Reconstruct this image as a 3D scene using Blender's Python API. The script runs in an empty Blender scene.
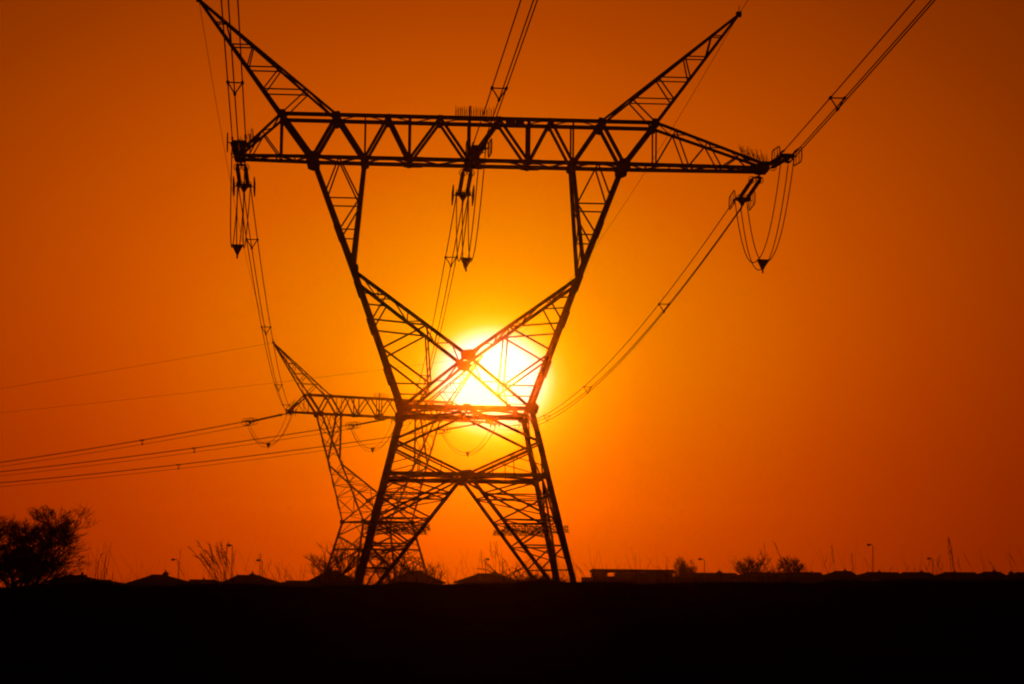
import bpy, bmesh, math, random
from math import radians, sin, cos, pi, sqrt, atan2, tan
from mathutils import Vector as V, Matrix

sc = bpy.context.scene
COL = sc.collection
EYE = 1.7                                   # camera height above the near ground

# ------------------------------------------------------------------ camera
cam = bpy.data.cameras.new('camera')
camo = bpy.data.objects.new('camera', cam); COL.objects.link(camo)
F_PX = 2057.1
cam.sensor_width = 36.0; cam.lens = F_PX / 1024 * 36.0
cam.clip_start = 0.1; cam.clip_end = 20000
PITCH, ROLL = 0.11393, 0.0122
camo.matrix_world = Matrix.Translation((0, 0, EYE)) @ Matrix.Rotation(pi/2 + PITCH, 4, 'X') @ Matrix.Rotation(ROLL, 4, 'Z')
sc.camera = camo

# ------------------------------------------------------------------ light: sun, sky, exposure
SUN_AZ, SUN_EL = radians(-0.55), radians(5.44)   # azimuth from +Y towards +X
sun_dir = V((sin(SUN_AZ)*cos(SUN_EL), cos(SUN_AZ)*cos(SUN_EL), sin(SUN_EL)))
sun = bpy.data.lights.new('sun', 'SUN'); sun.energy = 1.4; sun.angle = radians(0.5); sun.color = (1.0, 0.105, 0.0)
suno = bpy.data.objects.new('sun', sun); COL.objects.link(suno)
suno.rotation_euler = sun_dir.to_track_quat('Z', 'Y').to_euler()
suno.location = (0, 300, 60)

def lin(c):
    return tuple((v/255/12.92 if v <= 10 else ((v/255+0.055)/1.055)**2.4) for v in c)

world = bpy.data.worlds.new('World'); sc.world = world; world.use_nodes = True
nt = world.node_tree; nt.nodes.clear()
def N(t, **k):
    n = nt.nodes.new(t)
    for a, b in k.items(): setattr(n, a, b)
    return n
def L(a, b): nt.links.new(a, b)
tc = N('ShaderNodeTexCoord')
def dot(vec, scale=1.0):
    n = N('ShaderNodeVectorMath', operation='DOT_PRODUCT'); L(tc.outputs['Generated'], n.inputs[0]); n.inputs[1].default_value = tuple(V(vec)*scale)
    return n.outputs['Value']
def M(op, a, b=None):
    n = N('ShaderNodeMath', operation=op)
    for i, v in enumerate((a, b)):
        if v is None: continue
        if hasattr(v, 'is_output'): L(v, n.inputs[i])
        else: n.inputs[i].default_value = v
    return n.outputs[0]
right = sun_dir.cross(V((0, 0, 1))).normalized(); upv = right.cross(sun_dir).normalized()
dx0 = dot(right); dz = dot(upv, 1.14); dy = dot(sun_dir)
kx = N('ShaderNodeMapRange', interpolation_type='SMOOTHSTEP'); L(M('ABSOLUTE', dx0), kx.inputs['Value'])   # round close to the sun, drawn out sideways further off
for a_, b_ in (('From Min', 0.02), ('From Max', 0.15), ('To Min', 1.0), ('To Max', 0.775)): kx.inputs[a_].default_value = b_
dx = M('MULTIPLY', dx0, kx.outputs[0])
ang = M('ARCTAN2', M('SQRT', M('ADD', M('MULTIPLY', dx, dx), M('MULTIPLY', dz, dz))), dy)
RMAX = 0.42
ramp = N('ShaderNodeValToRGB'); L(M('DIVIDE', ang, RMAX), ramp.inputs[0])
stops = [  # angle from the sun (in thousandths of a radian), sky radiance
    (0,   (1.3, 1.5, 1.9)), (19, (1.28, 1.45, 1.8)), (23.5, (1.25, 1.35, 1.3)), (27.5, (1.15, 1.05, 0.42)), (31.5, (1.05, 0.70, 0.03)), (37.5, (0.98, 0.56, 0.0)),
    (50,  (0.96, 0.43, 0.000)), (70, (0.93, 0.29, 0.0)), (95, (0.85, 0.20, 0.0)), (125, (0.72, 0.123, 0.0)),
    (160, (0.57, 0.081, 0.0)), (200, (0.43, 0.055, 0.0)), (250, (0.285, 0.0345, 0.0)), (310, (0.180, 0.0215, 0.0)), (420, (0.09, 0.011, 0.0))]
cr = ramp.color_ramp
while len(cr.elements) < len(stops): cr.elements.new(0.5)
for e, (a, c) in zip(cr.elements, stops):
    e.position = min(1.0, a/1000/RMAX); e.color = (*c, 1)
# dimmer away from the sunset
far = N('ShaderNodeMapRange'); far.inputs['From Min'].default_value = 0.42; far.inputs['From Max'].default_value = 1.1
far.inputs['To Min'].default_value = 1.0; far.inputs['To Max'].default_value = 0.05
L(ang, far.inputs['Value'])
# thicker air low down: the green goes first
sep = N('ShaderNodeSeparateXYZ'); L(tc.outputs['Generated'], sep.inputs[0])
low = N('ShaderNodeMapRange', interpolation_type='SMOOTHSTEP'); L(sep.outputs['Z'], low.inputs['Value'])
low.inputs['From Min'].default_value = 0.0; low.inputs['From Max'].default_value = 0.24
low.inputs['To Min'].default_value = 0.0; low.inputs['To Max'].default_value = 1.0
tint = N('ShaderNodeMix', data_type='RGBA'); L(low.outputs[0], tint.inputs['Factor'])
tint.inputs['A'].default_value = (0.69, 0.38, 0.3, 1); tint.inputs['B'].default_value = (0.90, 0.98, 1.0, 1)
m1 = N('ShaderNodeMix', data_type='RGBA', blend_type='MULTIPLY'); m1.inputs['Factor'].default_value = 1
L(ramp.outputs[0], m1.inputs['A']); L(tint.outputs['Result'], m1.inputs['B'])
m2 = N('ShaderNodeVectorMath', operation='SCALE'); L(m1.outputs['Result'], m2.inputs[0])
L(M('MULTIPLY', far.outputs[0], M('MAXIMUM', 0.5, M('SUBTRACT', 1.0, dot(right, 0.45)))), m2.inputs['Scale'])   # a little brighter to the left of the sun
sky = N('ShaderNodeTexSky', sky_type='NISHITA'); sky.sun_disc = False; sky.sun_elevation = SUN_EL; sky.sun_rotation = SUN_AZ
sky.dust_density = 8; sky.air_density = 4
st = N('ShaderNodeMix', data_type='RGBA', blend_type='MULTIPLY'); st.inputs['Factor'].default_value = 1
L(sky.outputs[0], st.inputs['A']); st.inputs['B'].default_value = (0.004, 0.0006, 0.00005, 1)   # smoke lets only red through
ad = N('ShaderNodeVectorMath', operation='ADD'); L(m2.outputs[0], ad.inputs[0]); L(st.outputs['Result'], ad.inputs[1])
bg = N('ShaderNodeBackground'); bg.inputs['Strength'].default_value = 1.0; L(ad.outputs[0], bg.inputs['Color'])
wo = N('ShaderNodeOutputWorld'); L(bg.outputs[0], wo.inputs['Surface'])

sc.view_settings.view_transform = 'Standard'; sc.view_settings.look = 'None'
sc.view_settings.exposure = 0.0; sc.view_settings.gamma = 1.0; sc.view_settings.use_curve_mapping = False
sc.render.engine = 'CYCLES'
sc.cycles.use_denoising = True
sc.cycles.max_bounces = 4; sc.cycles.volume_bounces = 1
sc.cycles.pixel_filter_type = 'BLACKMAN_HARRIS'; sc.cycles.filter_width = 2.0
sc.cycles.use_adaptive_sampling = False

# ------------------------------------------------------------------ materials
def mat(name, c1, c2, scale=3.0, rough=0.8, metal=0.0, bump=0.0):
    m = bpy.data.materials.new(name); m.use_nodes = True
    t = m.node_tree; b = t.nodes['Principled BSDF']
    n = t.nodes.new('ShaderNodeTexNoise'); n.inputs['Scale'].default_value = scale; n.inputs['Detail'].default_value = 6
    co = t.nodes.new('ShaderNodeTexCoord'); t.links.new(co.outputs['Object'], n.inputs['Vector'])
    r = t.nodes.new('ShaderNodeValToRGB'); r.color_ramp.elements[0].color = (*c1, 1); r.color_ramp.elements[1].color = (*c2, 1)
    r.color_ramp.elements[0].position = 0.3; r.color_ramp.elements[1].position = 0.7
    t.links.new(n.outputs[0], r.inputs[0]); t.links.new(r.outputs[0], b.inputs['Base Color'])
    b.inputs['Roughness'].default_value = rough; b.inputs['Metallic'].default_value = metal
    b.inputs['Specular IOR Level'].default_value = 0.0 if rough >= 0.9 else 0.12
    if bump:
        bp = t.nodes.new('ShaderNodeBump'); bp.inputs['Strength'].default_value = bump
        t.links.new(n.outputs[0], bp.inputs['Height']); t.links.new(bp.outputs[0], b.inputs['Normal'])
    return m
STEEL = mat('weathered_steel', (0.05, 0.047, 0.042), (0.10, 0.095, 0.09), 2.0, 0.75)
WIRE = mat('aluminium_wire', (0.05, 0.05, 0.05), (0.09, 0.09, 0.09), 5.0, 0.7)
GLASSY = mat('brown_porcelain', (0.04, 0.022, 0.015), (0.07, 0.04, 0.03), 9.0, 0.5)
CONC = mat('concrete', (0.14, 0.13, 0.12), (0.22, 0.21, 0.19), 4.0, 0.9)
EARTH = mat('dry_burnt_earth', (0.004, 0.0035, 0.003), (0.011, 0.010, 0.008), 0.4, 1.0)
STRAW = mat('dry_grass', (0.012, 0.010, 0.006), (0.03, 0.024, 0.014), 3.0, 1.0)
BARK = mat('bark', (0.02, 0.016, 0.012), (0.05, 0.04, 0.03), 4.0, 1.0)
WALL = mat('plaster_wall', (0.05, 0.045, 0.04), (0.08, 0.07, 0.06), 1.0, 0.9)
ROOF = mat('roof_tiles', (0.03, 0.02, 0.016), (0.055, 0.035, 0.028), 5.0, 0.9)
GLASS = mat('window_glass', (0.01, 0.01, 0.012), (0.02, 0.02, 0.02), 2.0, 0.3)
TIMBER = mat('painted_timber', (0.04, 0.03, 0.02), (0.06, 0.045, 0.03), 6.0, 0.7)
SIGN = mat('sign_enamel', (0.05, 0.045, 0.03), (0.07, 0.06, 0.04), 6.0, 0.6)

# ------------------------------------------------------------------ helpers
class MB:
    def __init__(s): s.v = []; s.f = []
    def add(s, vs, fs):
        o = len(s.v); s.v += [tuple(v) for v in vs]; s.f += [tuple(i+o for i in f) for f in fs]
    def angle(s, a, b, w, ref=None, t=None):
        """an L-section steel angle from a to b, flanges w wide"""
        a, b = V(a), V(b); n = b-a
        if n.length < 1e-4: return
        n.normalize(); ref = V(ref or (0, 1, 0))
        if abs(n.dot(ref)) > 0.97: ref = V((1, 0, 0))
        u = n.cross(ref).normalized(); v = u.cross(n).normalized(); t = t or max(0.012, w*0.13)
        h = w/2
        pr = [(-h, 0), (h, 0), (h, t), (-h+t, t), (-h+t, w*0.8), (-h, w*0.8)]
        vs = [p + u*x + v*y for p in (a, b) for x, y in pr]
        s.add(vs, [(0,1,7,6),(1,2,8,7),(2,3,9,8),(3,4,10,9),(4,5,11,10),(5,0,6,11),(5,4,3,2,1,0),(6,7,8,9,10,11)])
    def tube(s, pts, r, n=6, r2=None):
        pts = [V(p) for p in pts]; k = len(pts); r2 = r if r2 is None else r2
        rings = []; prev = None
        for i, p in enumerate(pts):
            d = (pts[min(i+1, k-1)] - pts[max(i-1, 0)])
            if d.length < 1e-7: d = V((0,0,1))
            d.normalize()
            if prev is None:
                u = d.cross(V((0, 0, 1)));
                if u.length < 0.05: u = d.cross(V((1, 0, 0)))
            else: u = prev - d*prev.dot(d)
            u.normalize(); prev = u; w = d.cross(u)
            rr = r + (r2-r)*i/max(1, k-1)
            rings.append([p + (u*cos(2*pi*j/n) + w*sin(2*pi*j/n))*rr for j in range(n)])
        vs = [v for ring in rings for v in ring]; fs = []
        for i in range(k-1):
            for j in range(n):
                fs.append((i*n+j, i*n+(j+1) % n, (i+1)*n+(j+1) % n, (i+1)*n+j))
        fs.append(tuple(range(n-1, -1, -1))); fs.append(tuple((k-1)*n+j for j in range(n)))
        s.add(vs, fs)
    def lathe(s, a, b, prof, n=8):
        """profile [(t along a-b, radius)]"""
        a, b = V(a), V(b); d = (b-a); ln = d.length; d.normalize()
        u = d.cross(V((0,0,1)));
        if u.length < 0.05: u = d.cross(V((1,0,0)))
        u.normalize(); w = d.cross(u); vs = []; fs = []
        for t, r in prof:
            vs += [a + d*(t*ln) + (u*cos(2*pi*j/n)+w*sin(2*pi*j/n))*r for j in range(n)]
        for i in range(len(prof)-1):
            for j in range(n): fs.append((i*n+j, i*n+(j+1) % n, (i+1)*n+(j+1) % n, (i+1)*n+j))
        fs.append(tuple(range(n-1, -1, -1))); fs.append(tuple((len(prof)-1)*n+j for j in range(n)))
        s.add(vs, fs)
    def plate(s, poly, nrm, th):
        nrm = V(nrm).normalized()*th/2; k = len(poly); poly = [V(p) for p in poly]
        s.add([p-nrm for p in poly]+[p+nrm for p in poly],
              [tuple(range(k-1, -1, -1)), tuple(range(k, 2*k))] + [(i, (i+1) % k, k+(i+1) % k, k+i) for i in range(k)])
    def box(s, x0, x1, y0, y1, z0, z1):
        vs = [(x, y, z) for z in (z0, z1) for y in (y0, y1) for x in (x0, x1)]
        s.add(vs, [(0,2,3,1),(4,5,7,6),(0,1,5,4),(2,6,7,3),(0,4,6,2),(1,3,7,5)])
    def ring(s, c, u, w, ru, rw, r, k=20, n=5, straight=0.0):
        """closed hoop; straight adds a straight run along u (racetrack)"""
        c, u, w = V(c), V(u), V(w); pts = []
        for i in range(k):
            a = 2*pi*i/k; ox = straight if cos(a) > 0 else -straight
            pts.append(c + u*(cos(a)*ru + ox) + w*(sin(a)*rw))
        vs = []; fs = []
        for i in range(k):
            d = (pts[(i+1) % k]-pts[i-1]).normalized(); nn = u.cross(w).normalized(); e = d.cross(nn)
            vs += [pts[i] + (nn*cos(2*pi*j/n)+e*sin(2*pi*j/n))*r for j in range(n)]
        for i in range(k):
            for j in range(n): fs.append((i*n+j, i*n+(j+1) % n, ((i+1) % k)*n+(j+1) % n, ((i+1) % k)*n+j))
        s.add(vs, fs)
    def build(s, name, m, parent=None, smooth=False, off=None):
        me = bpy.data.meshes.new(name)
        vs = [tuple(V(v)-V(off)) for v in s.v] if off is not None else s.v
        me.from_pydata(vs, [], s.f); me.materials.append(m); me.update()
        bm = bmesh.new(); bm.from_mesh(me); bmesh.ops.recalc_face_normals(bm, faces=bm.faces); bm.to_mesh(me); bm.free()
        if smooth: me.polygons.foreach_set('use_smooth', [True]*len(me.polygons))
        o = bpy.data.objects.new(name, me); COL.objects.link(o)
        if parent: o.parent = parent
        return o
def tag(o, label=None, cat=None, group=None, kind=None):
    if label: o['label'] = label
    if cat: o['category'] = cat
    if group: o['group'] = group
    if kind: o['kind'] = kind
    return o
def thing(name, loc, label, cat, group=None, rz=0.0):
    o = bpy.data.objects.new(name, None); COL.objects.link(o); o.location = loc; o.rotation_euler = (0, 0, rz)
    o.empty_display_size = 0.5
    return tag(o, label, cat, group)
def copy_tree(o, parent=None):
    c = o.copy(); COL.objects.link(c)
    if parent: c.parent = parent
    for ch in list(o.children): copy_tree(ch, c)
    return c

# ------------------------------------------------------------------ ground
def sm(a, b, t):
    t = max(0.0, min(1.0, (t-a)/(b-a))); return t*t*(3-2*t)
def gz(x, y):
    xc = max(-45.0, min(45.0, x)); crest = -0.20 + 0.0174*max(-34, min(34, x)); near = -1.7
    if y <= 62: z = near + (crest-near)*sm(18, 62, y)
    else:
        z = crest + (-2.1 - crest)*sm(62, 98, y)
        z += (-1.8 + 0.012*max(-80, min(80, x)))*sm(120, 215, y)
        z += -10*sm(420, 1100, y)
    bump = 0.05*sin(x*1.3+y*0.4) + 0.025*sin(x*0.47+1) + 0.04*sin(x*2.9-1.7) + 0.03*sin(y*1.1+x*0.7)
    return z + bump*sm(30, 50, y)*(1-sm(70, 110, y)) + EYE
ys = [-160, -80, -40, -20, -8, 0, 6, 12, 18] + [20+1.5*i for i in range(62)] + [115+6*i for i in range(22)] + [250+25*i for i in range(10)] + [520, 600, 700, 850, 1000, 1100]
xs = [-1100, -800, -500, -320, -220, -160, -120, -90, -70, -56] + [-46+1.0*i for i in range(93)] + [56, 70, 90, 120, 160, 220, 320, 500, 800, 1100]
g = MB(); nx = len(xs)
for y in ys:
    for x in xs: g.v.append((x, y, gz(x, y)))
for j in range(len(ys)-1):
    for i in range(nx-1):
        a = j*nx+i; g.f.append((a, a+1, a+nx+1, a+nx))
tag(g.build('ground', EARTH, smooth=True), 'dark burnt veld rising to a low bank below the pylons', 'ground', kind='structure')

# ------------------------------------------------------------------ lattice pylon
ZB = 2.1
G = dict(zw=8.755, w=3.354, sl=0.2335, zl=22.355, zu=24.677, b=0.812, xj=8.417, xu=10.148, xi=7.168, xpk=14.813, zpk=31.047,
         zV=11.547, xf=5.96, zf=15.95, z2=5.248, aL=12.354, aR=16.096, za=22.366)
def legx(z): return G['w'] + G['sl']*(G['zw']-z)
def dep(z):
    if z <= G['zw']: return legx(z)
    if z >= G['zl']: return G['b']
    return G['w'] + (G['b']-G['w'])*(z-G['zw'])/(G['zl']-G['zw'])
def ux(z):                                   # outer column x above the waist
    if z <= G['zf']: return G['w'] + (G['xf']-G['w'])*(z-G['zw'])/(G['zf']-G['zw'])
    return G['xf'] + (G['xj']-G['xf'])*(z-G['zf'])/(G['zl']-G['zf'])
def P(x, z, s=0): return V((x, s*dep(z), z+ZB))
def gus(T, x, z, s, hw, hh, seed=0):
    """bolted gusset plate at a panel point: a clipped rectangle standing just outside the face"""
    m = MB(); c = P(x, z, s); r = random.Random(seed*7+int(abs(x)*10)); sx = 1 if x >= 0 else -1
    k = [(-1, .35), (-.55, 1), (.5, 1), (1, .25), (.75, -.75), (.1, -1), (-.8, -.7)]
    m.plate([c + V((sx*a*hw*r.uniform(.85, 1.1), s*.03, b_*hh*r.uniform(.85, 1.1))) for a, b_ in k], (0, 1, 0), 0.03)
    m.build('gusset_plate', STEEL, T)

def make_pylon(loc, rz, label):
    T = thing('lattice_pylon', loc, label, 'pylon', 'steel lattice pylons', rz)
    zw, zl, zu, b, z2 = G['zw'], G['zl'], G['zu'], G['b'], G['z2']
    S2 = (-1, 1)
    # --- lower legs, each with its footing
    for sx in S2:
        for sy in S2:
            m = MB(); zt = -ZB-0.5
            ref = (0, 1, 0)
            m.angle(V((sx*legx(zt), sy*legx(zt), zt+ZB)), P(sx*G['w'], zw, sy), 0.30, ref)
            for zs in (6.9, 3.3):            # bolted splice sleeves
                m.angle(V((sx*legx(zs-.5), sy*legx(zs-.5)+.012, zs-.5+ZB)), V((sx*legx(zs+.5), sy*legx(zs+.5)+.012, zs+.5+ZB)), 0.32, ref)
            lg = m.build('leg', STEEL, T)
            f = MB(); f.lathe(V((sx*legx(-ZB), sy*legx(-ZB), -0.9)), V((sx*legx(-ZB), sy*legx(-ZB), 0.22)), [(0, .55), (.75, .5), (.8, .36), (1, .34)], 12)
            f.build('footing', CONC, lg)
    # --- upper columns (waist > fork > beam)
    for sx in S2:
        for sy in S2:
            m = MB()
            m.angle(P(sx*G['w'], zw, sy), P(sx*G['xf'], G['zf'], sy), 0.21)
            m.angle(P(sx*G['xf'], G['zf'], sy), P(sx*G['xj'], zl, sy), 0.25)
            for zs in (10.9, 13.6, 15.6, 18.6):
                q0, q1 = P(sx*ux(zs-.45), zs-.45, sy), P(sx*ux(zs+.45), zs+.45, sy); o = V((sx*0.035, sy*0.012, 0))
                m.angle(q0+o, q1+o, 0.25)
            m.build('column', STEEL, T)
    # --- inner fork posts
    for sx in S2:
        for sy in S2:
            m = MB(); zt = G['zf']+0.6
            m.angle(P(sx*5.62, zl, sy), P(sx*(ux(zt)-.05), zt, sy), 0.21)
            m.build('fork_post', STEEL, T)
    # --- fork bracing
    for sx in S2:
        m = MB()
        px = lambda z: 5.62 + (ux(G['zf']+.6)-5.62)*(zl-z)/(zl-G['zf']-.6)
        for sy in S2:
            za_, zb_, zc = zl, 20.05, 18.3
            m.angle(P(sx*7.0, zl, sy), P(sx*ux(20.4), 20.4, sy), 0.085)
            m.angle(P(sx*7.0, zl, sy), P(sx*px(zb_), zb_, sy), 0.085)
            m.angle(P(sx*px(zb_), zb_, sy), P(sx*ux(zb_), zb_, sy), 0.075)
            m.angle(P(sx*px(zb_), zb_, sy), P(sx*ux(zc), zc, sy), 0.085)
            m.angle(P(sx*px(zc), zc, sy), P(sx*ux(zc), zc, sy), 0.07)
        for z0, z1 in ((zl-.2, 20.9), (20.9, 19.3), (19.3, 17.9), (17.9, 16.9)):
            m.angle(P(sx*px(z0), z0, -1), P(sx*px(z1), z1, 1), 0.06)
            m.angle(P(sx*ux(z0), z0, 1), P(sx*ux(z1), z1, -1), 0.06)
        for z0 in (20.05, 18.3): m.angle(P(sx*px(z0), z0, -1), P(sx*px(z0), z0, 1), 0.06)
        m.build('fork_bracing', STEEL, T)
    # --- the crossing arms of the window: fork > centre > waist
    vz = lambda t: G['zf'] + (G['zV']-G['zf'])*t
    for sx in S2:
        m = MB()
        for sy in S2: m.angle(P(sx*G['xf'], G['zf'], sy), P(0, G['zV'], sy), 0.19)
        ts = [0.06, 0.2, 0.34, 0.47, 0.6, 0.73, 0.86, 0.96]
        for i in range(len(ts)-1):
            s0 = 1 if i % 2 else -1
            m.angle(P(sx*G['xf']*(1-ts[i]), vz(ts[i]), s0), P(sx*G['xf']*(1-ts[i+1]), vz(ts[i+1]), -s0), 0.08, (0, 0, 1))
        for t in (0.2, 0.47, 0.73): m.angle(P(sx*G['xf']*(1-t), vz(t), -1), P(sx*G['xf']*(1-t), vz(t), 1), 0.07, (0, 0, 1))
        m.build('window_upper_arm', STEEL, T)
        m = MB()
        for sy in S2: m.angle(P(0, G['zV'], sy), P(sx*G['w'], zw, sy), 0.165)
        lz = lambda t: G['zV'] + (zw-G['zV'])*t
        ts = [0.08, 0.3, 0.52, 0.74, 0.94]
        for i in range(len(ts)-1):
            s0 = 1 if i % 2 else -1
            m.angle(P(sx*G['w']*ts[i], lz(ts[i]), s0), P(sx*G['w']*ts[i+1], lz(ts[i+1]), -s0), 0.07, (0, 0, 1))
        m.build('window_lower_arm', STEEL, T)
        m = MB()                              # redundants between column and arms
        B1, B2, Lm = (4.30, vz(1-4.30/G['xf'])), (2.15, vz(1-2.15/G['xf'])), (1.9, lz(1.9/G['w']))
        for sy in S2:
            A = lambda z: P(sx*ux(z), z, sy)
            Q = lambda q: P(sx*q[0], q[1], sy)
            m.angle(A(B1[1]+.1), Q(B1), 0.08); m.angle(Q(B1), A(13.4), 0.085); m.angle(A(13.4), Q(B2), 0.09)
            m.angle(Q(B2), A(11.85), 0.10); m.angle(A(11.85), Q(Lm), 0.11); m.angle(Q(B2), Q(Lm), 0.085)
            m.angle(A(Lm[1]), Q(Lm), 0.075)
        m.angle(P(sx*ux(13.4), 13.4, -1), P(sx*ux(13.4), 13.4, 1), 0.06); m.angle(P(sx*ux(11.85), 11.85, -1), P(sx*ux(11.85), 11.85, 1), 0.06)
        for z0, z1 in ((16, 14.6), (14.6, 13.4), (13.4, 11.85), (11.85, 10.3), (10.3, 8.9)):
            m.angle(P(sx*ux(z0), z0, -1), P(sx*ux(z1), z1, 1), 0.06)
        m.build('window_bracing', STEEL, T)
    # --- waist and lower belt frames
    for nm, z, wd in (('waist_frame', zw, 0.24), ('belt_frame', z2, 0.20)):
        m = MB(); q = legx(z)
        for s in S2:
            m.angle((-q, s*q, z+ZB), (q, s*q, z+ZB), wd); m.angle((s*q, -q, z+ZB), (s*q, q, z+ZB), 0.16)
            m.angle((-q, s*q, z+ZB-.02), (0, 0, z+ZB-.02), 0.10); m.angle((q, s*q, z+ZB-.02), (0, 0, z+ZB-.02), 0.10)
            m.angle((0, s*q, z+ZB-.04), (-q, 0, z+ZB-.04), 0.11); m.angle((0, s*q, z+ZB-.04), (q, 0, z+ZB-.04), 0.11)
        m.angle((0, -q, z+ZB-.06), (0, q, z+ZB-.06), 0.12)
        m.build(nm, STEEL, T)
    # --- lower body faces
    zn = 7.0
    K = lambda z: legx(-ZB-.3)*(z2-.05-z)/(z2-.05+ZB+.3)      # main diagonal, x at height z
    lev = [(4.25, 3.85), (2.95, 2.55), (1.65, 1.3), (0.4, 0.15)]
    for ax in (0, 1):
        for s in S2:
            m = MB()
            def R(x, z, s=s, ax=ax):
                return V((x, s*dep(z), z+ZB)) if ax == 0 else V((s*dep(z), x, z+ZB))
            ref = (0, 1, 0) if ax == 0 else (1, 0, 0)
            big = 1.0 if ax == 0 else 0.75
            for t in S2:
                m.angle(R(0, zw), R(t*legx(zn), zn), 0.14*big, ref); m.angle(R(t*legx(zn), zn), R(0, z2), 0.13*big, ref)
                m.angle(R(t*legx(zn), zn-.15), R(t*.3, z2-.05), 0.09*big, ref)
                m.angle(R(t*1.3, 5.95), R(t*1.35, z2), 0.05, ref); m.angle(R(t*2.4, 6.3), R(t*2.45, z2), 0.05, ref)
                m.angle(R(t*2.2, 6.25), R(t*legx(5.9), 5.75), 0.05, ref)
                m.angle(R(t*.1, z2), R(t*legx(-ZB-.3), -ZB-.3), 0.19*big, ref)          # K main diagonal
                m.angle(R(t*.4, z2-.1), R(t*legx(2.9), 2.9), 0.11*big, ref)
                prev = None
                for i, (zh, zk) in enumerate(lev):
                    m.angle(R(t*K(zh), zh), R(t*legx(zh), zh), 0.07, ref)
                    za = z2 if i == 0 else lev[i-1][0]
                    m.angle(R(t*legx(za), za), R(t*K(zh), zh), 0.085, ref)
                    if i < 3: m.angle(R(t*K(zh), zh), R(t*legx(lev[i+1][0]+.55), lev[i+1][0]+.55), 0.06, ref)
            m.build('face_bracing', STEEL, T)
    # hip plans inside the body at the redundant levels
    m = MB()
    for zh, _ in lev[:3]:
        for sx in S2:
            for sy in S2:
                m.angle((sx*K(zh), sy*dep(zh), zh+ZB), (sx*dep(zh), sy*K(zh), zh+ZB), 0.06)
    m.build('hip_bracing', STEEL, T)
    # --- bridge beam
    bm_ = MB(); low = [-8.417, -5.63, -3.22, 0, 3.22, 5.63, 8.417]; upp = [-10.148, -7.168, -4.4, -1.6, 1.6, 4.4, 7.168, 10.148]
    zig = [(-10.148, zu), (-8.417, zl), (-7.168, zu), (-5.63, zl), (-4.4, zu), (-3.22, zl), (-1.6, zu), (0, zl), (1.6, zu), (3.22, zl), (4.4, zu), (5.63, zl), (7.168, zu), (8.417, zl), (10.148, zu)]
    for s in S2:
        for i in range(len(zig)-1):
            wd = 0.26 if i in (0, 13) else 0.19 if i in (1, 2, 11, 12) else 0.15
            bm_.angle(P(*zig[i], s), P(*zig[i+1], s), wd)
        for x, wd in ((-5.63, .08), (-3.22, .16), (0, .15), (3.22, .18), (5.63, .10)):
            bm_.angle(P(x, zl, s), P(x, zu, s), wd)
    for i in range(len(low)-1):
        s0 = 1 if i % 2 else -1; xm = (low[i]+low[i+1])/2
        bm_.angle(P(low[i], zl, s0), P(xm, zl, -s0), 0.12, (0, 0, 1)); bm_.angle(P(xm, zl, -s0), P(low[i+1], zl, s0), 0.12, (0, 0, 1))
    for x in low: bm_.angle(P(x, zl, -1), P(x, zl, 1), 0.12, (0, 0, 1))
    for i in range(len(upp)-1):
        s0 = 1 if i % 2 else -1; xm = (upp[i]+upp[i+1])/2
        if 0 < i < 6: bm_.angle(P(upp[i], zu, s0), P(xm, zu, -s0), 0.08, (0, 0, 1)); bm_.angle(P(xm, zu, -s0), P(upp[i+1], zu, s0), 0.08, (0, 0, 1))
    for x in upp: bm_.angle(P(x, zu, -1), P(x, zu, 1), 0.10, (0, 0, 1))
    beam = bm_.build('bridge_beam', STEEL, T)
    for s in S2:
        m = MB(); m.angle(P(-8.417, zl, s), P(8.417, zl, s), 0.20)
        for x in (-3.0, 0.3, 3.4): m.angle(P(x-.5, zl-.012, s), P(x+.5, zl-.012, s), 0.25)
        m.build('chord', STEEL, beam)
        m = MB(); m.angle(P(-10.148, zu, s), P(10.148, zu, s), 0.20)
        m.build('chord', STEEL, beam)
    # gusset plates at the panel points
    for s in S2:
        for sx in S2:
            gus(T, sx*8.40, zl-.10, s, .40, .40, 1); gus(T, sx*7.168, zu-.12, s, .27, .30, 2); gus(T, sx*10.1, zu-.06, s, .24, .26, 3)
            gus(T, sx*5.63, zl-.08, s, .26, .28, 4); gus(T, sx*3.22, zl-.03, s, .22, .22, 5); gus(T, sx*4.4, zu-.08, s, .20, .20, 6); gus(T, sx*1.6, zu-.08, s, .20, .20, 7)
            gus(T, sx*(G['w']+.02), zw, s, .40, .34, 8); gus(T, sx*(G['xf']-.06), G['zf']+.1, s, .10, .30, 9)
            gus(T, sx*(legx(zn)-.05), zn, s, .18, .18, 10); gus(T, sx*(legx(z2)-.08), z2, s, .24, .22, 11)
        gus(T, 0, zl-.05, s, .30, .30, 12); gus(T, 0, G['zV'], s, .42, .30, 13); gus(T, 0, z2, s, .40, .24, 14); gus(T, 0, zw, s, .30, .18, 15)
    # centre king post carrying the middle phase
    m = MB(); m.tube([P(0, zl-.5), P(0, zu+.1), P(.05, zu+.85)], 0.10, 6, 0.04); m.box(-.22, .22, -b-.05, b+.05, zl-.32+ZB, zl-.06+ZB)
    m.build('king_post', STEEL, T)
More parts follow.
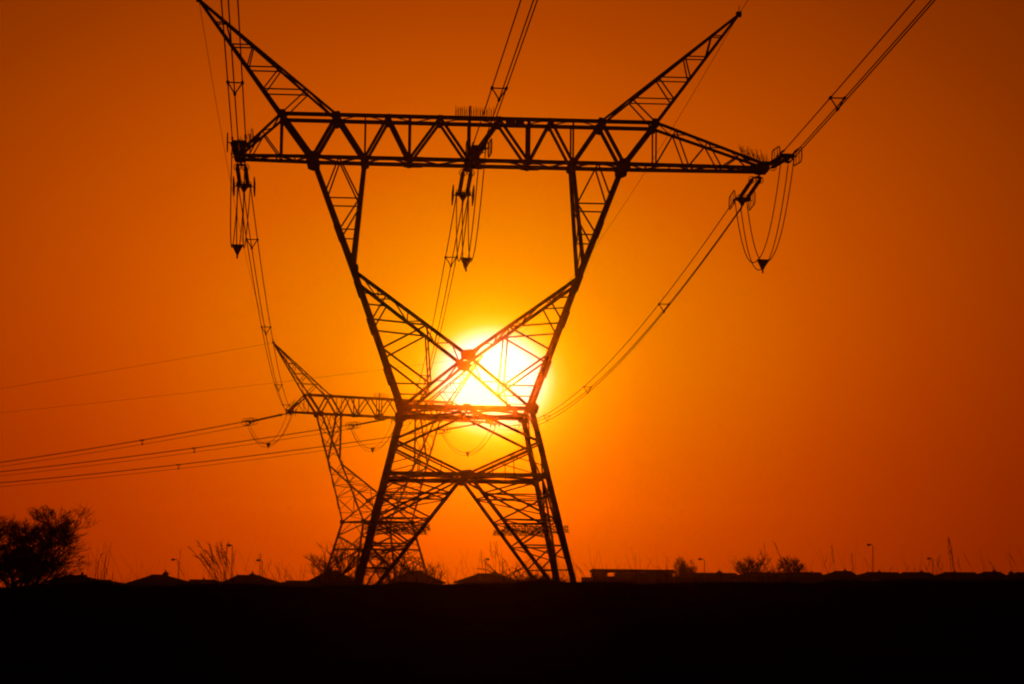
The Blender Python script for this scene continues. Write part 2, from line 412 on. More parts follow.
    # --- cross arms
    for sx, aL in ((-1, G['aL']), (1, G['aR'])):
        m = MB(); tip = V((sx*aL, 0, G['za']+ZB)); n = 1 if sx < 0 else 3
        for s in S2:
            e = V((sx*aL, s*0.55, G['za']+ZB)); lo, up = P(sx*8.417, zl, s), P(sx*10.148, zu, s)
            eu = V((sx*(aL-.1), s*0.45, G['za']+ZB+.30))
            m.angle(lo, e, 0.20); m.angle(up, eu, 0.15)
            t_lo = (10.148-8.417)/(aL-8.417)
            m.angle(lo.lerp(e, t_lo), up, 0.09)
            for i in range(n):
                pl = lo.lerp(e, t_lo + (1-t_lo)*(i/(n+.3))); pl2 = lo.lerp(e, t_lo + (1-t_lo)*((i+1)/(n+.3)))
                pu = up.lerp(eu, (i+.62)/(n+.3))
                m.angle(pl, pu, 0.075); m.angle(pu, pl2, 0.07)
        lo = [P(sx*8.417, zl, s) for s in S2]; ee = [V((sx*aL, s*0.55, G['za']+ZB)) for s in S2]
        up = [P(sx*10.148, zu, s) for s in S2]; uu = [V((sx*(aL-.1), s*0.45, G['za']+ZB+.3)) for s in S2]
        k = n+3
        for i in range(k):
            t0, t1 = i/k, (i+1)/k; a = i % 2
            m.angle(lo[a].lerp(ee[a], t0), lo[1-a].lerp(ee[1-a], t1), 0.10, (0, 0, 1)); m.angle(lo[a].lerp(ee[a], t1), lo[1-a].lerp(ee[1-a], t1), 0.08, (0, 0, 1))
            m.angle(up[a].lerp(uu[a], t0), up[1-a].lerp(uu[1-a], t1), 0.07, (0, 0, 1))
        m.box(sx*aL-.28, sx*aL+.28, -.66, .66, G['za']+ZB-.16, G['za']+ZB+.34)
        m.build('cross_arm', STEEL, T)
    # --- earth wire peaks
    for sx in S2:
        m = MB(); ap = V((sx*G['xpk'], 0, G['zpk']+ZB)); ts = [0.2, 0.395, 0.59, 0.785, 1.0]
        for s in S2:
            o1, i1 = P(sx*10.148, zu, s), P(sx*7.168, zu, s)
            a2 = ap + V((0, s*0.05, 0))
            m.angle(a2, o1, 0.15); m.angle(a2, i1, 0.13)
            for k in range(4):
                t = ts[k]; m.angle(a2.lerp(o1, t), a2.lerp(i1, t), 0.07)
                m.angle(a2.lerp(i1, t), a2.lerp(o1, ts[k+1]), 0.075)
        for k in range(5):
            t0 = ts[k-1] if k else 0.05; t1 = ts[k]; s = 1 if k % 2 else -1
            for xx in (10.148, 7.168):
                m.angle(ap.lerp(P(sx*xx, zu, s), t0), ap.lerp(P(sx*xx, zu, -s), t1), 0.065)
                m.angle(ap.lerp(P(sx*xx, zu, s), t1), ap.lerp(P(sx*xx, zu, -s), t1), 0.055)
        m.box(ap.x-.14, ap.x+.14, -.14, .14, ap.z-.12, ap.z+.14)
        m.tube([ap+V((0, 0, 0)), ap+V((sx*.03, 0, .55))], 0.03, 5, .015)
        m.build('earth_wire_peak', STEEL, T)
    # --- bird guards: combs of thin upright rods
    rnd = random.Random(5)
    for x0, x1, lean in ((-0.75, 1.35, 0.0), (-12.35, -11.6, -0.3), (15.0, 16.5, -0.35)):
        m = MB(); n = int((x1-x0)/0.095)
        za_ = lambda x: zu+.12 if lean == 0 else (zu + .12 + (abs(x)-10.148)*(G['za']+.3-zu)/((G['aL'] if x < 0 else G['aR'])-.1-10.148))
        m.plate([(x0, -.3, za_(x0)+ZB-.03), (x1, -.3, za_(x1)+ZB-.03), (x1, .3, za_(x1)+ZB-.03), (x0, .3, za_(x0)+ZB-.03)], (0, 0, 1), .03)
        reg = lean == 0; n = 17 if reg else n
        for s in ((-.3, .3) if reg else (-.28, 0, .28)):
            for i in range(n+1):
                x = x0 + (x1-x0)*(i + (.35 if s > 0 else 0))/(n+.35) + (0 if reg else rnd.uniform(-.03, .03))
                m.tube([(x, s, za_(x)+ZB-.03), (x+lean*rnd.uniform(.3, .8)+(rnd.uniform(-.015, .015) if reg else rnd.uniform(-.12, .12)), s*rnd.uniform(.9, 1.2), za_(x)+ZB+.6+(rnd.uniform(-.05, .05) if reg else rnd.uniform(-.22, .1)))], 0.015 if reg else 0.012, 4)
        m.build('bird_guard', STEEL, T)
    # --- number plate hung on the beam (bare back of it towards us)
    m = MB(); m.box(1.95, 2.45, -b-.09, -b-.05, zu-.42+ZB, zu+.02+ZB); m.box(2.47, 2.95, -b-.09, -b-.05, zu-.42+ZB, zu-.08+ZB)
    m.build('plate', SIGN, T)
    # --- anti-climbing guards round the legs
    for sx in S2:
        for sy in S2:
            m = MB(); z = 2.35; y0 = sy*(legx(z)+.12)
            for dzz, dyy in ((0, 0), (.12, .16), (.24, .32)):
                m.tube([(sx*1.9, y0+sy*dyy, z+ZB+dzz), (sx*5.15, y0+sy*dyy, z+ZB+dzz)], 0.02, 4)
            for i in range(7):
                x = sx*(1.9+3.25*i/6); m.angle((x, y0-sy*.05, z+ZB-.03), (x, y0+sy*.36, z+ZB+.27), 0.03)
            for i in range(34):
                x = sx*(1.9+3.25*i/33); k = i % 3
                m.tube([(x-.1, y0+sy*.16*k, z+ZB+.12*k-.08), (x+.1, y0+sy*.16*k, z+ZB+.12*k+.10)], 0.018, 3)
                m.tube([(x+.1, y0+sy*.16*k, z+ZB+.12*k-.08), (x-.1, y0+sy*.16*k+.05, z+ZB+.12*k+.10)], 0.018, 3)
            m.build('anti_climb_guard', STEEL, T)
    return T

T1 = (V((-2.482, 110.0, EYE-ZB)), 0.05755)
T2 = (V((-17.084, 265.46, EYE-1.912-ZB)), 0.4877)
p1 = make_pylon(T1[0], T1[1], 'large near lattice pylon silhouetted straight in front of the setting sun')
p2 = copy_tree(p1); p2.location = T2[0]; p2.rotation_euler = (0, 0, T2[1])
p2['label'] = 'smaller distant lattice pylon seen through the left leg of the near one'

def at(T, x, y, z):
    c, s = cos(T[1]), sin(T[1]); return V((T[0].x + x*c - y*s, T[0].y + x*s + y*c, T[0].z + z + ZB))

# ------------------------------------------------------------------ insulator strings, conductors
OFFS = ((-.34, .16), (.34, .16), (0, -.40))          # three sub-conductors: two up, one down
def frame(d):
    d = V(d).normalized(); s = d.cross(V((0, 0, 1))).normalized(); u = s.cross(d).normalized(); return d, s, u
HL = 5.5
def string(A, d, label, group, k=1.0):
    d, s, u = frame(d); T = thing('insulator_string', A, label, 'insulator', group)
    O = lambda t, a=0, c=0: d*(t if t < 1 else 1+(t-1)*k) + s*a + u*c
    lk = MB(); lk.tube([O(0), O(.45)], .07, 6); lk.plate([O(.4), O(.62, .28), O(.75, .28), O(.75, -.28), O(.62, -.28)], u, .05)
    for a in (-.22, .22): lk.tube([O(.7, a), O(1.0, a)], .05, 5)
    lk.build('tower_link', STEEL, T)
    for a in (-.22, .22):
        m = MB(); n = 22; prof = [(0, .05)]
        for i in range(n):
            t = (i+.5)/n; prof += [(t-.35/n, .05), (t-.2/n, .105), (t+.1/n, .12), (t+.3/n, .05)]
        prof.append((1, .05)); m.lathe(O(1.0, a), O(4.35, a), prof, 8)
        ins = m.build('insulator', GLASSY, T)
        for t in (1.05, 4.3):
            r = MB(); r.ring(O(t, a), s, u, .2, .2, .022, 12, 4); r.build('grading_ring', STEEL, ins)
    y = MB(); y.plate([O(4.3, -.42), O(4.3, .42), O(4.55, .45), O(5.0, 0.1), O(5.0, -.1), O(4.55, -.45)], u, .09)
    y.plate([O(4.7, -.30, .14), O(4.7, .30, .14), O(4.7, .24, -.02), O(4.7, .05, -.36), O(4.7, -.05, -.36), O(4.7, -.24, -.02)], d, .10)
    for a, c in OFFS: y.tube([O(4.55, a*.9, c*.3), O(5.0, a, c), O(HL, a, c)], .055, 6)
    y.tube([O(4.75, -.58), O(4.75, .58)], .03, 5)
    y.build('yoke_plate', STEEL, T)
    for a in (-.58, .58):
        r = MB(); r.ring(O(4.75, a), d, u, .28, .40, .032, 20, 5, straight=.55)
        for q in (-.3, .3): r.tube([O(4.75+q, a, -.40), O(4.75+q, a, .40)], .02, 4)
        r.build('corona_ring', STEEL, T)
    return [A + O(HL, a, c) for a, c in OFFS], [A + O(5.05, a, c-.1) for a, c in OFFS]

def bundle(name, curve, label, cat, group, spacers, rad=.03, n=60):
    """curve(t) -> point, t in 0..1; three wires held apart by triangular spacers"""
    A = curve(0); T = thing(name, A, label, cat, group)
    def fr(t):
        e = 1e-3; return frame(curve(min(1, t+e))-curve(max(0, t-e)))
    ws = [[], [], []]
    for i in range(n+1):
        t = i/n; p = curve(t); d, s, u = fr(t)
        for k, (a, c) in enumerate(OFFS): ws[k].append(p + s*a + u*c - A)
    for w in ws:
        m = MB(); m.tube(w, rad, 6); m.build('wire', WIRE, T, smooth=True)
    for t in spacers:
        p = curve(t) - A; d, s, u = fr(t); c3 = [p + s*a + u*c for a, c in OFFS]
        m = MB()
        for k in range(3):
            m.tube([c3[k], c3[(k+1) % 3]], .035, 5); m.tube([c3[k]-d*.13, c3[k]+d*.13], .075, 6)
        m.build('spacer', STEEL, T)
    return T
def para(A, B, S):
    return lambda t: A.lerp(B, t) - V((0, 0, 4*S*t*(1-t)))

def jumper(pa, pb, low, label, group, swap=True, ws=.72):
    A = (pa[0]+pb[0])/2; T = thing('jumper_loop', A, label, 'cable', group)
    cb = []
    d = sum((b-a for a, b in zip(pa, pb)), V()); d, s, u = frame(V((d.x, d.y, 0)))
    pa = (pa[1], pa[0], pa[2]) if swap else pa
    for k in range(3):
        a, b = pa[k], pb[k]; m_ = V(low) + s*OFFS[k][0]*.95 + V((0, 0, OFFS[k][1]*.7)); pts = []
        D = m_ - (a+b)/2                      # loop through the low point
        for i in range(41):
            t = 0.5 - 0.5*cos(pi*i/40); pts.append(a.lerp(b, t) + D*(1-abs(2*t-1)**2.25) - A)
        m = MB(); m.tube(pts, .028, 6); m.build('wire', WIRE, T, smooth=True)
    w = MB(); L0 = V(low) - A
    w.plate([L0 + s*-.40*ws + V((0, 0, .14)), L0 + s*.40*ws + V((0, 0, .14)), L0 + s*.10*ws + V((0, 0, -.30)), L0 + V((0, 0, -.38)), L0 + s*-.10*ws + V((0, 0, -.30))], d, .2)
    w.tube([L0 + s*-.42*ws + V((0, 0, .16)), L0 + s*.42*ws + V((0, 0, .16))], .06, 6); w.tube([L0+V((0, 0, -.36)), L0+V((0, 0, -.54))], .05, 5)
    w.build('weight', STEEL, T)

GI1, GI2 = 'insulator strings on the near pylon', 'insulator strings on the distant pylon'
names = ('left arm end', 'beam middle', 'right arm end')
tipx1 = (-G['aL'], 0.0, G['aR']); tipx2 = (-G['aL'], 2.0, G['aR'])
near_d = V((-.108, .9905, -.0889)).normalized()
mid_sag = (3.4, 6.0, 5.0)
head = radians(-73); ldir = (V((sin(head), cos(head), -.165)), V((sin(head), cos(head), -.14)), V((sin(head), cos(head), -.135)))
where2 = ('at the left arm end', 'under the beam', 'at the right arm end')
for i in range(3):
    z0 = 22.25 if i != 1 else 22.3
    A1n, A1f = at(T1, tipx1[i], -.6, z0), at(T1, tipx1[i], .6, z0)
    A2n, A2f = at(T2, tipx2[i], -.6, z0), at(T2, tipx2[i]-(0, 0, .9)[i], .6, z0)
    # towards the camera
    dn = V((.128, -.99, -.045))
    w, j0 = string(A1n, dn, 'double insulator string reaching towards us from the near pylon\'s ' + names[i], GI1)
    st_ = A1n + dn.normalized()*HL; en = st_ - near_d*135 + V((0, 0, 1.0))
    bundle('conductor_bundle', para(st_, en, 0.9), 'three-wire conductor bundle leaving the top of the picture from the near pylon\'s ' + names[i],
           'power line', 'conductor bundles coming overhead', (9.2/135, 54/135), .03, 70)
    # middle span
    S = mid_sag[i]; full = para(A1f, A2n, S); Ls = (A2n-A1f).length; t0 = HL/Ls
    d1 = full(t0)-A1f; d2 = full(1-t0)-A2n
    w, j1 = string(A1f, d1, 'double insulator string hanging down and away behind the near pylon\'s ' + names[i], GI1)
    w, j2 = string(A2n, d2, 'near-side insulator string ' + where2[i] + ' of the distant pylon', GI2)
    a_, b_ = A1f + frame(d1)[0]*HL, A2n + frame(d2)[0]*HL
    sub = (lambda full, t0: lambda t: full(t0 + (1-2*t0)*t))(full, t0)
    sp = ((.085, .30, .58, .8), (.080, .35, .6, .85), (.165, .42, .62, .82))[i]
    bundle('conductor_bundle', sub, 'three-wire bundle slung from the near pylon\'s %s to the distant one' % names[i], 'power line', 'conductor bundles between the pylons', sp, .03, 60)
    lowp = (at(T1, tipx1[i], 0, 22.2) + V(((.16, -.02, -.12)[i], -1.2, (-5.0, -5.45, -5.2)[i])))
    jumper(j0, j1, lowp, 'weighted three-wire jumper loop hanging under the near pylon\'s ' + names[i], 'jumper loops of the near pylon')
    # away to the left
    dl = ldir[i].normalized(); dl2 = V((dl.x, dl.y, dl.z-.03))
    w, j3 = string(A2f, dl2, 'double insulator string pointing left ' + where2[i] + ' of the distant pylon', GI2, 1.16)
    st_ = A2f + dl2.normalized()*(1+(HL-1)*1.16); en = st_ + V((dl.x, dl.y, 0)).normalized()*190 + V((0, 0, -9.5))
    Sg = (dl.z/sqrt(dl.x**2+dl.y**2)*-190 - 9.5)/4
    bundle('conductor_bundle', para(st_, en, max(1, Sg)), 'three-wire bundle crossing the sky to the left edge, %s of three' % ('topmost', 'middle', 'lowest')[i],
           'power line', 'conductor bundles leaving to the left', ((.075, .19, .45), (.115, .3, .5), (.20, .36, .6))[i], .03, 60)
    lowp = (j2[2]+j3[2])/2; lowp = V((lowp.x, lowp.y, at(T2, 0, 0, 22.2).z - 4.1))
    jumper(j2, j3, lowp, 'weighted jumper loop hanging ' + where2[i] + ' of the distant pylon', 'jumper loops of the distant pylon')

def shield(pts_fn, label, group, rad, n=60):
    A = pts_fn(0); m = MB(); m.tube([pts_fn(i/n)-A for i in range(n+1)], rad, 5)
    o = m.build('earth_wire', WIRE, smooth=True); o.location = A; tag(o, label, 'wire', group)
for i, sx in enumerate((-1, 1)):
    a, b = at(T1, sx*G['xpk'], 0, G['zpk']), at(T2, sx*G['xpk'], 0, G['zpk'])
    nm = ('left', 'right')[i]
    shield(para(a, b, (3.2, 3.8)[i]), 'thin earth wire sagging from the near pylon\'s %s peak to the distant pylon' % nm, 'earth wires between the pylons', .014)
    shield(para(a, a - near_d*130 + V((0, 0, 1)), .6), 'thin earth wire leaving the picture above the near pylon\'s %s peak' % nm, 'earth wires coming overhead', .016)
    hd = V((sin(head), cos(head), 0)); e = b + hd*190 + V((0, 0, (-20, -13)[i]))
    shield(para(b, e, (1.8, 1.8)[i]), 'faint thin earth wire crossing the sky to the left edge, %s of two' % ('upper', 'lower')[i], 'earth wires leaving to the left', .018)

# ------------------------------------------------------------------ pixel-free placing: bearing (column of the photo) and distance
def hor(u): return 577.4 + (u-512)*ROLL
def X(u, y): return (u-512+2.9)/F_PX*y
def Z(u, v, y): return EYE + (hor(u)-v)/F_PX*y*1.006

# ------------------------------------------------------------------ houses
def hip_house(uL, uR, r0, r1, vr, ve, y, label, chim=(), depth=8.0, rot=0.0, gable=False):
    """eaves from column uL to uR at row ve, ridge r0..r1 at row vr, y metres away"""
    x0, x1 = X(uL, y), X(uR, y); cx = (x0+x1)/2; zg = min(gz(x0, y), gz(x1, y)) - .2
    T = thing('house', (cx, y+depth/2, zg), label, 'house', 'houses along the skyline')
    ze, zr = Z((uL+uR)/2, ve, y)-zg, Z((r0+r1)/2, vr, y+depth/2)-zg
    ze = max(ze, 1.2); zr = max(zr, ze+.3)
    a, b = x0-cx, x1-cx; ra, rb = X(r0, y+depth/2)-cx, X(r1, y+depth/2)-cx; h = depth/2
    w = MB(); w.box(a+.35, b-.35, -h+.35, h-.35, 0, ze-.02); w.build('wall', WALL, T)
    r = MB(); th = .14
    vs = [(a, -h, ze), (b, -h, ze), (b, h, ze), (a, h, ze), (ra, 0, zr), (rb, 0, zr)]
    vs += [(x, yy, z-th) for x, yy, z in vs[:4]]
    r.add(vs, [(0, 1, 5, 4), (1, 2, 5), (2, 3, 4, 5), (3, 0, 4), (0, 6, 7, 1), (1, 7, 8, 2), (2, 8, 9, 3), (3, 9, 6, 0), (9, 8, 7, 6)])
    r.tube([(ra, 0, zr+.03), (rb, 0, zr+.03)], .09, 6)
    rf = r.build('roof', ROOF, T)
    for uc, vc, wd in chim:
        xc = X(uc, y+depth/2)-cx; zt = Z(uc, vc, y+depth/2)-zg; c = MB()
        c.box(xc-wd/2, xc+wd/2, -.3, .3, min(zr, zt)-1.2, zt); c.box(xc-wd/2-.06, xc+wd/2+.06, -.36, .36, zt-.22, zt-.1)
        c.tube([(xc, 0, zt-.05), (xc, 0, zt+.22)], .11, 6); c.build('chimney', WALL, rf)
    L_ = b-a
    if L_ > 4:
        for q in (.22, .78):
            xm = a + L_*q; zz = max(.6, min(1.0, ze-1.4)); wh = max(.5, min(1.1, ze-zz-.3))
            f = MB(); 
            for (p0, p1, z0, z1) in ((xm-.66, xm-.6, zz, zz+wh), (xm+.6, xm+.66, zz, zz+wh), (xm-.03, xm+.03, zz, zz+wh), (xm-.66, xm+.66, zz-.06, zz), (xm-.66, xm+.66, zz+wh, zz+wh+.06)):
                f.box(p0, p1, -h+.28, -h+.35, z0, z1)
            fo = f.build('window', TIMBER, T)
            p = MB(); p.box(xm-.6, xm+.6, -h+.32, -h+.345, zz, zz+wh); p.build('pane', GLASS, fo)
        d = MB(); d.box(a+L_*.47, a+L_*.47+.9, -h+.30, -h+.349, 0.02, min(2.0, ze-.15)); d.build('door', TIMBER, T)
    return T
HS = [
    (46, 99, 67, 88, 576.2, 581.5, 170, 'low hip-roofed house beside the big bare tree at the left', [(85, 574.6, .6)], 6),
    (98, 124, 104, 114, 580.6, 584.5, 215, 'small low roof between two hip roofs at the far left', [], 6),
    (124, 192, 153, 169, 575.4, 584.5, 225, 'house with long sloping hip roof and chimney left of the reed clump', [(168, 572.4, .5)], 9),
    (186, 224, 192, 218, 580.2, 583.5, 250, 'long low roof just below the reed clump', [(206, 579.2, .4)], 7),
    (222, 276, 238, 262, 575.8, 583, 225, 'broad hip-roofed house with a squared right end under the paired lamps', [(254, 573.6, .5)], 9),
    (278, 316, 288, 312, 581.3, 584, 240, 'very low dark roof left of the distant pylon\'s foot', [], 7),
    (308, 358, 327, 339, 571.8, 581.5, 205, 'steep hip roof in front of the distant pylon\'s left foot', [], 8),
    (388, 444, 408, 420, 571.6, 582, 205, 'steep hip roof between the near pylon\'s legs and the distant pylon\'s right foot', [], 8),
    (454, 524, 477, 501, 574.3, 582, 215, 'wide hip-roofed house with a small chimney between the near pylon\'s legs', [(495, 572.2, .5)], 9),
    (672, 742, 690, 735, 573.6, 578, 290, 'long low roof right of the flat-roofed building', [(718, 571.6, .7)], 8),
    (736, 796, 744, 790, 573.4, 577, 300, 'long low roof below the two round bare trees', [], 8),
    (786, 825, 792, 819, 573.0, 577.5, 285, 'roof just right of the two round bare trees', [], 8),
    (822, 859, 832, 850, 571.8, 577.5, 290, 'hip roof with a stubby chimney left of the tall street lamp', [(843, 570.4, .5)], 8),
    (855, 902, 864, 896, 572.9, 577.5, 285, 'wide low roof directly behind the tall street lamp', [(877, 571.6, .5)], 8),
    (893, 938, 900, 928, 573.0, 578, 300, 'wide low roof left of the short street lamp', [(919, 571.4, .5)], 8),
    (934, 982, 941, 973, 573.0, 578, 290, 'roof under the two tall leaning stalks near the right edge', [(952, 572, .5)], 8),
    (970, 1010, 980, 998, 572.6, 578, 285, 'hip roof with a wide chimney near the right edge', [(991, 571.2, .5)], 8),
    (1004, 1060, 1013, 1050, 573.2, 578, 290, 'rightmost roof running out of the picture', [(1008, 572.2, .6)], 8)]
for (uL, uR, r0, r1, vr, ve, y, lb, ch, dp) in HS: hip_house(uL, uR, r0, r1, vr, ve, y, lb, ch, dp)

# flat-roofed building with an opening one can see the sky through
y = 235; x0, x1 = X(592.5, y), X(671.5, y); cx = (x0+x1)/2; zg = gz(cx, y)-.2
T = thing('flat_roofed_building', (cx, y+3, zg), 'flat-roofed building with a see-through opening right of the near pylon', 'building')
zt = Z(632, 570.3, y)-zg; a, b = x0-cx, x1-cx; oa, ob = X(607, y)-cx, X(616, y)-cx; oz0, oz1 = Z(611, 576.3, y)-zg, Z(611, 572.2, y)-zg
w = MB()
for y0, y1 in ((-3, -2.8), (2.8, 3.0)):
    w.box(a, oa, y0, y1, 0, zt-.3); w.box(ob, b, y0, y1, 0, zt-.3); w.box(oa, ob, y0, y1, 0, oz0); w.box(oa, ob, y0, y1, oz1+.05, zt-.3)
w.box(a, a+.2, -2.8, 2.8, 0, zt-.3); w.box(b-.2, b, -2.8, 2.8, 0, zt-.3)
w.build('wall', WALL, T)
r = MB(); r.box(a-.15, b+.1, -3.2, 3.2, zt-.28, zt); r.box(a-.2, b+.15, -3.25, -3.05, zt-.02, zt+.10); r.build('roof', ROOF, T)
n_ = MB(); n_.box(X(582.5, y)-cx, a-.02, -2.6, 2.6, 0, Z(588, 577.2, y)-zg); n_.build('annex', WALL, T)
for q in (.45, .7):
    xm = a+(b-a)*q; f = MB(); f.box(xm-.6, xm+.6, -3.06, -3.005, 1.2, 2.3); f.build('window', GLASS, T)
d = MB(); d.box(a+(b-a)*.9, a+(b-a)*.9+.8, -3.05, -3.005, 0, 2.0); d.build('door', TIMBER, T)

# ------------------------------------------------------------------ bare trees
def bare_tree(u, vtop, y, spread, label, seed, group='bare winter trees along the skyline', trunks=1, twig=.012, depth=5, up=.35, kids=(3, 4), trunk_r=None, t0=.35, wide=1.0):
    rnd = random.Random(seed); x = X(u, y); zg = gz(x, y)-.15; H = Z(u, vtop, y)-zg
    T = thing('bare_tree', (x, y, zg), label, 'tree', group)
    tr = MB(); cr_ = MB(); R = trunk_r or max(.06, H*.028)
    def branch(p, d, ln, r, lv):
        k = 3 if lv < 3 else 2; pts = [p]; q = V(p); dd = V(d)
        for i in range(k):
            dd = (dd + V((rnd.uniform(-.25, .25), rnd.uniform(-.25, .25), rnd.uniform(-.12, .2)))).normalized()
            q = q + dd*(ln/k); pts.append(V(q))
        mb = tr if lv == 0 else cr_
        mb.tube(pts, r, 6 if lv < 2 else 3, max(twig*.6, r*.62))
        if lv >= depth: return
        nk = rnd.randint(*kids) + (2 if lv == 0 and t0 < .3 else 0)
        for c in range(nk):
            t = rnd.uniform(t0 if lv == 0 else .35, 1.0) if c else 1.0; i = min(k-1, int(t*k)); st = pts[i].lerp(pts[i+1], t*k-i)
            az = rnd.uniform(0, 2*pi); tilt = rnd.uniform(.35, 1.0)
            nd = dd*cos(tilt) + V((cos(az), sin(az), rnd.uniform(-.1, .5)*up*2))*sin(tilt); nd.z += up*.25
            n2 = nd.normalized(); n2.x *= spread; n2.y *= spread
            branch(st, n2.normalized(), ln*rnd.uniform(.58, .82), max(twig, r*.55), lv+1)
    for t in range(trunks):
        a = rnd.uniform(0, 2*pi); ln = H*rnd.uniform(.26, .34)
        d = V((cos(a)*.5*(trunks > 1), sin(a)*.5*(trunks > 1), 1)).normalized()
        branch(V((cos(a)*.1*trunks, sin(a)*.1*trunks, 0)) if trunks > 1 else V(), d, ln, R, 0)
    # fit to the height and width wanted
    zm = max(v[2] for v in cr_.v); k = H/zm
    for mb in (tr, cr_): mb.v = [(v[0]*k*wide, v[1]*k*wide, v[2]*k) for v in mb.v]
    tr.build('trunk', BARK, T); cr_.build('crown', BARK, T)
    return T
bare_tree(6, 501, 140, 1.3, 'big dense bare thorn tree at the left edge of the picture', 21, trunks=9, depth=6, kids=(3, 4), up=.3, twig=.0095, trunk_r=.12, wide=.98, t0=.02)
bare_tree(318, 539, 200, 1.05, 'twiggy bare tree left of the distant pylon\'s base', 23, trunks=2, depth=5, twig=.013, kids=(2, 4))
bare_tree(345, 550, 235, 1.1, 'bare tree standing inside the distant pylon\'s base', 31, trunks=2, depth=5, twig=.013, kids=(2, 4))
bare_tree(396, 548, 235, 1.1, 'bare tree between the near pylon\'s left leg and its brace', 37, trunks=2, depth=5, twig=.013, kids=(2, 4))
bare_tree(437, 549, 225, 1.0, 'thin bare tree right of the distant pylon\'s right foot', 41, trunks=2, depth=5, twig=.011, kids=(2, 3))
bare_tree(492, 556, 230, 1.4, 'faint wide bare tree behind the chimneyed house between the near pylon\'s legs', 43, trunks=3, depth=5, twig=.009, kids=(2, 3))
bare_tree(545, 567, 215, 1.5, 'low twiggy bush at the near pylon\'s right feet', 47, trunks=4, depth=4, twig=.018)
bare_tree(684, 556, 310, 1.0, 'small round bare tree touching the flat-roofed building', 53, trunks=3, depth=5, twig=.028, wide=.6)
bare_tree(747, 549, 320, 1.05, 'taller of the two round bare trees right of the street lamp', 59, trunks=3, depth=5, twig=.028, wide=.85)
bare_tree(786, 555, 320, 1.1, 'lower of the two round bare trees, right beside the taller', 61, trunks=3, depth=5, twig=.028, wide=.75)
bare_tree(676, 564, 312, 1.2, 'lowest round bush against the end of the flat-roofed building', 67, trunks=4, depth=4, twig=.028, wide=.6)

# ------------------------------------------------------------------ street lamps and poles
def lamp(u, vt, y, arm, label, r=.062):
    arm *= .55
    x = X(u, y); zg = gz(x, y)-.1; H = Z(u, vt, y)-zg; T = thing('street_lamp', (x, y, zg), label, 'street lamp', 'street lamps on the skyline')
    p = MB(); p.tube([(0, 0, 0), (0, 0, H*.5), (0, 0, H-.1)], r, 8, r*.7); p.build('pole', STEEL, T)
    m = MB(); m.tube([(0, 0, H-.15), (arm*.35, 0, H+.06), (arm, 0, H+.10)], r*.7, 6); m.build('arm', STEEL, T)
    h = MB(); sg = 1 if arm > 0 else -1
    h.lathe((arm*.85, 0, H+.10), (arm*.85+sg*.5, 0, H+.03), [(0, .05), (.25, .13), (.7, .15), (1, .06)], 8); h.build('lamp_head', STEEL, T)
lamp(870.8, 546, 260, -.55, 'tallest street lamp on the right, head turned left over the roofs')
lamp(930.5, 559.5, 300, -.8, 'shorter street lamp between the tall lamp and the right edge')
lamp(703.2, 560, 270, -.7, 'street lamp with a short arm between the flat-roofed building and the round trees')
lamp(180.4, 560.5, 265, -1.0, 'street lamp leaning its head left above the sloping hip roof')
lamp(233.4, 546.5, 240, -.25, 'tall street lamp standing beside the reed clump')
lamp(263.6, 561, 260, -.6, 'street lamp with an aerial beside it above the squared roof end')
lamp(485.6, 560, 265, .01, 'short lamp post between the near pylon\'s legs above the chimneyed roof')
x = X(261.4, 259); zg = gz(x, 259)-.1; T = thing('aerial_mast', (x, 259, zg), 'thin aerial mast rising just left of the lamp above the squared roof end', 'aerial')
H = Z(261.4, 553, 259)-zg; m = MB(); m.tube([(0, 0, 0), (0, 0, H)], .05, 6, .03); m.build('mast', STEEL, T)
m = MB()
for k in range(4): m.tube([(-.35+.04*k, 0, H-.3-.28*k), (.35-.04*k, 0, H-.3-.28*k)], .02, 4)
m.build('rods', STEEL, T)

# ------------------------------------------------------------------ grasses on the bank
rnd = random.Random(77)
def stalk(m, p, H, lean, seed_head, r=.006, droop=.15):
    pts = []
    for i in range(7):
        t = i/6; pts.append(p + V((lean*t + droop*lean*t*t*1.5, 0.05*t, H*(t - .08*abs(lean)*t*t))))
    m.tube(pts, r, 4, r*.55)
    if seed_head:
        a = pts[-1]; d = (pts[-1]-pts[-2]).normalized()
        for k in range(7):
            q = a - d*(.05*k); m.tube([q, q + d*.07 + V((rnd.uniform(-.04, .04), rnd.uniform(-.04, .04), rnd.uniform(-.03, .04)))], .004, 4, .002)
    return pts
def reeds(u, w_px, vt, y, n, label, lean, heads=.8, r=.009, base=.3):
    x = X(u, y); zg = gz(x, y)-.05; T = thing('tall_grass_clump', (x, y, zg), label, 'grass', 'clumps of tall dry grass')
    H = Z(u, vt, y)-zg; m = MB()
    for i in range(n):
        if n <= 10 and m.v: m.build('stalk', STRAW, T); m = MB()
        p = V((rnd.gauss(0, w_px/F_PX*y*base), rnd.uniform(-.5, .5), 0)); hh = H*rnd.uniform(.55, 1.0)
        pts = stalk(m, p, hh, lean*rnd.uniform(.1, 1.3)*hh*.42 + rnd.uniform(-.12, .12)*hh, False, r)
        if rnd.random() < heads:
            a = pts[-1]; d = (pts[-1]-pts[-2]).normalized()
            for k in range(9):
                q = a - d*(.055*k); m.tube([q, q + d*.08 + V((rnd.uniform(-.06, .06) + lean*.03, rnd.uniform(-.04, .04), rnd.uniform(-.05, .03)))], .008, 4, .003)
    m.build('stalks' if n > 10 else 'stalk', STRAW, T)
reeds(227, 36, 540, 58, 26, 'thick clump of leaning reeds with seed heads beside the tall lamp on the left', -1.05, .9, .0065, .15)
reeds(954, 10, 537, 57, 3, 'few very tall leaning stalks near the right edge', -.3, .6, .008)
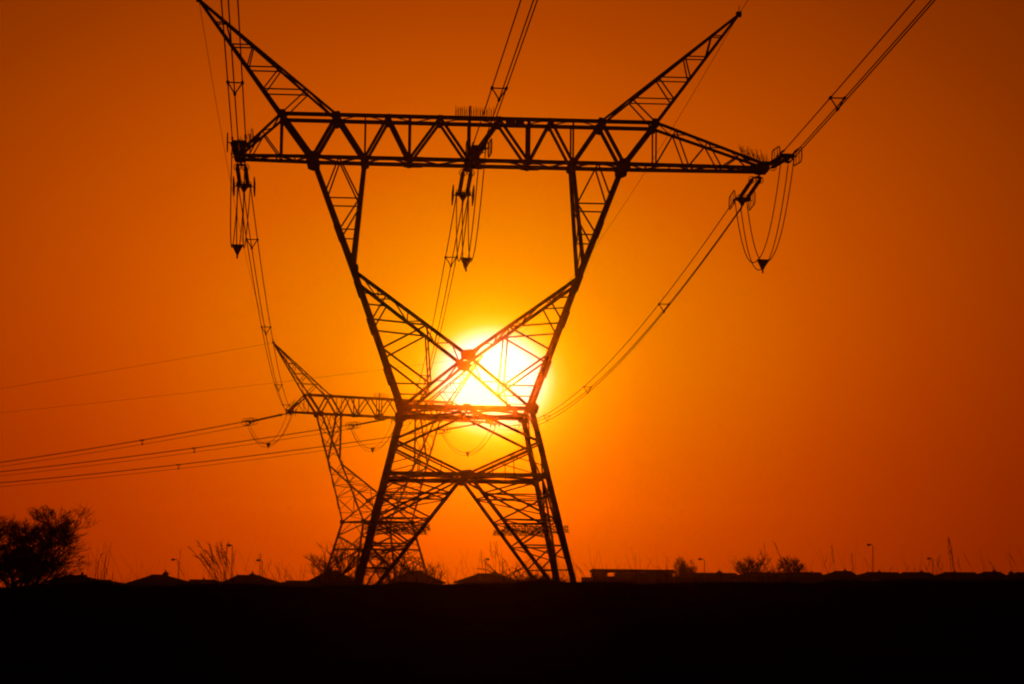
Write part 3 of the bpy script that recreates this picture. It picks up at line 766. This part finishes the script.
reeds(101, 30, 541, 56, 9, 'sparse fan of grass stalks beside the low house at the left', .3, .1, .006)
reeds(505, 50, 540, 57, 9, 'wispy grass stalks between the near pylon\'s legs', -.5, .3, .004)
reeds(840, 60, 541, 58, 10, 'wispy stalks left of the tallest street lamp', -.3, .2, .004)
reeds(620, 70, 545, 58, 9, 'wispy stalks rising in front of the flat-roofed building', -.45, .2, .004)
reeds(780, 50, 538, 57, 6, 'few hair-thin stalks around the two round bare trees', -.4, .1, .004)
gm = MB()
for i in range(300):
    y = rnd.uniform(48, 63); x = rnd.uniform(-17, 17)*y/62
    stalk(gm, V((x, y, gz(x, y)-.03)), rnd.choice((.5, .7, .9, 1.1))*rnd.uniform(.7, 1.15), rnd.uniform(-.55, .25), rnd.random() < .2, .0032)
for u, w, n, hh in ((72, 46, 26, .8), (290, 46, 26, .75), (556, 40, 46, .6), (440, 40, 24, .7)):
    for i in range(n):
        x = X(u + rnd.gauss(0, w*.4), 60); y = 60 + rnd.uniform(-1, 1)
        stalk(gm, V((x, y, gz(x, y)-.03)), hh*rnd.uniform(.5, 1.1), rnd.uniform(-.4, .2), rnd.random() < .1, .0036)
for i in range(14000):
    y = rnd.uniform(40, 66); x = rnd.uniform(-20, 20)*y/62; z = gz(x, y)-.02
    cl = max(0, sin(x*1.9+sin(y*.8)*2)*sin(x*.83+1.3)); h = rnd.uniform(.03, .16)*(1 + 2.4*cl)*(1.9 if rnd.random() < .06 else 1); a = rnd.uniform(0, pi); lx = rnd.uniform(-.08, .08); w_ = .006
    gm.add([(x-w_*cos(a), y-w_*sin(a), z), (x+w_*cos(a), y+w_*sin(a), z), (x+lx, y+.02, z+h)], [(0, 1, 2)])
tag(gm.build('grass', STRAW), 'short dry grass and stray stalks along the dark bank', 'grass', kind='stuff')

# ------------------------------------------------------------------ haze: evening air lit by the low sun, scatter shaped to imitate lens glare
hz = MB(); hz.box(-1160, 1160, -170, 1160, -20, 41.5)
hm = bpy.data.materials.new('glare_haze'); hm.use_nodes = True; t = hm.node_tree; t.nodes.clear()
pv = t.nodes.new('ShaderNodeVolumePrincipled'); pv.inputs['Color'].default_value = (0.96, 0.95, 0.94, 1)
pv.inputs['Density'].default_value = 1.0e-4; pv.inputs['Anisotropy'].default_value = 0.99
om = t.nodes.new('ShaderNodeOutputMaterial'); t.links.new(pv.outputs[0], om.inputs['Volume'])
tag(hz.build('haze', hm), 'evening haze filling the air, shaped to imitate lens glare around the sun', 'haze', kind='stuff')
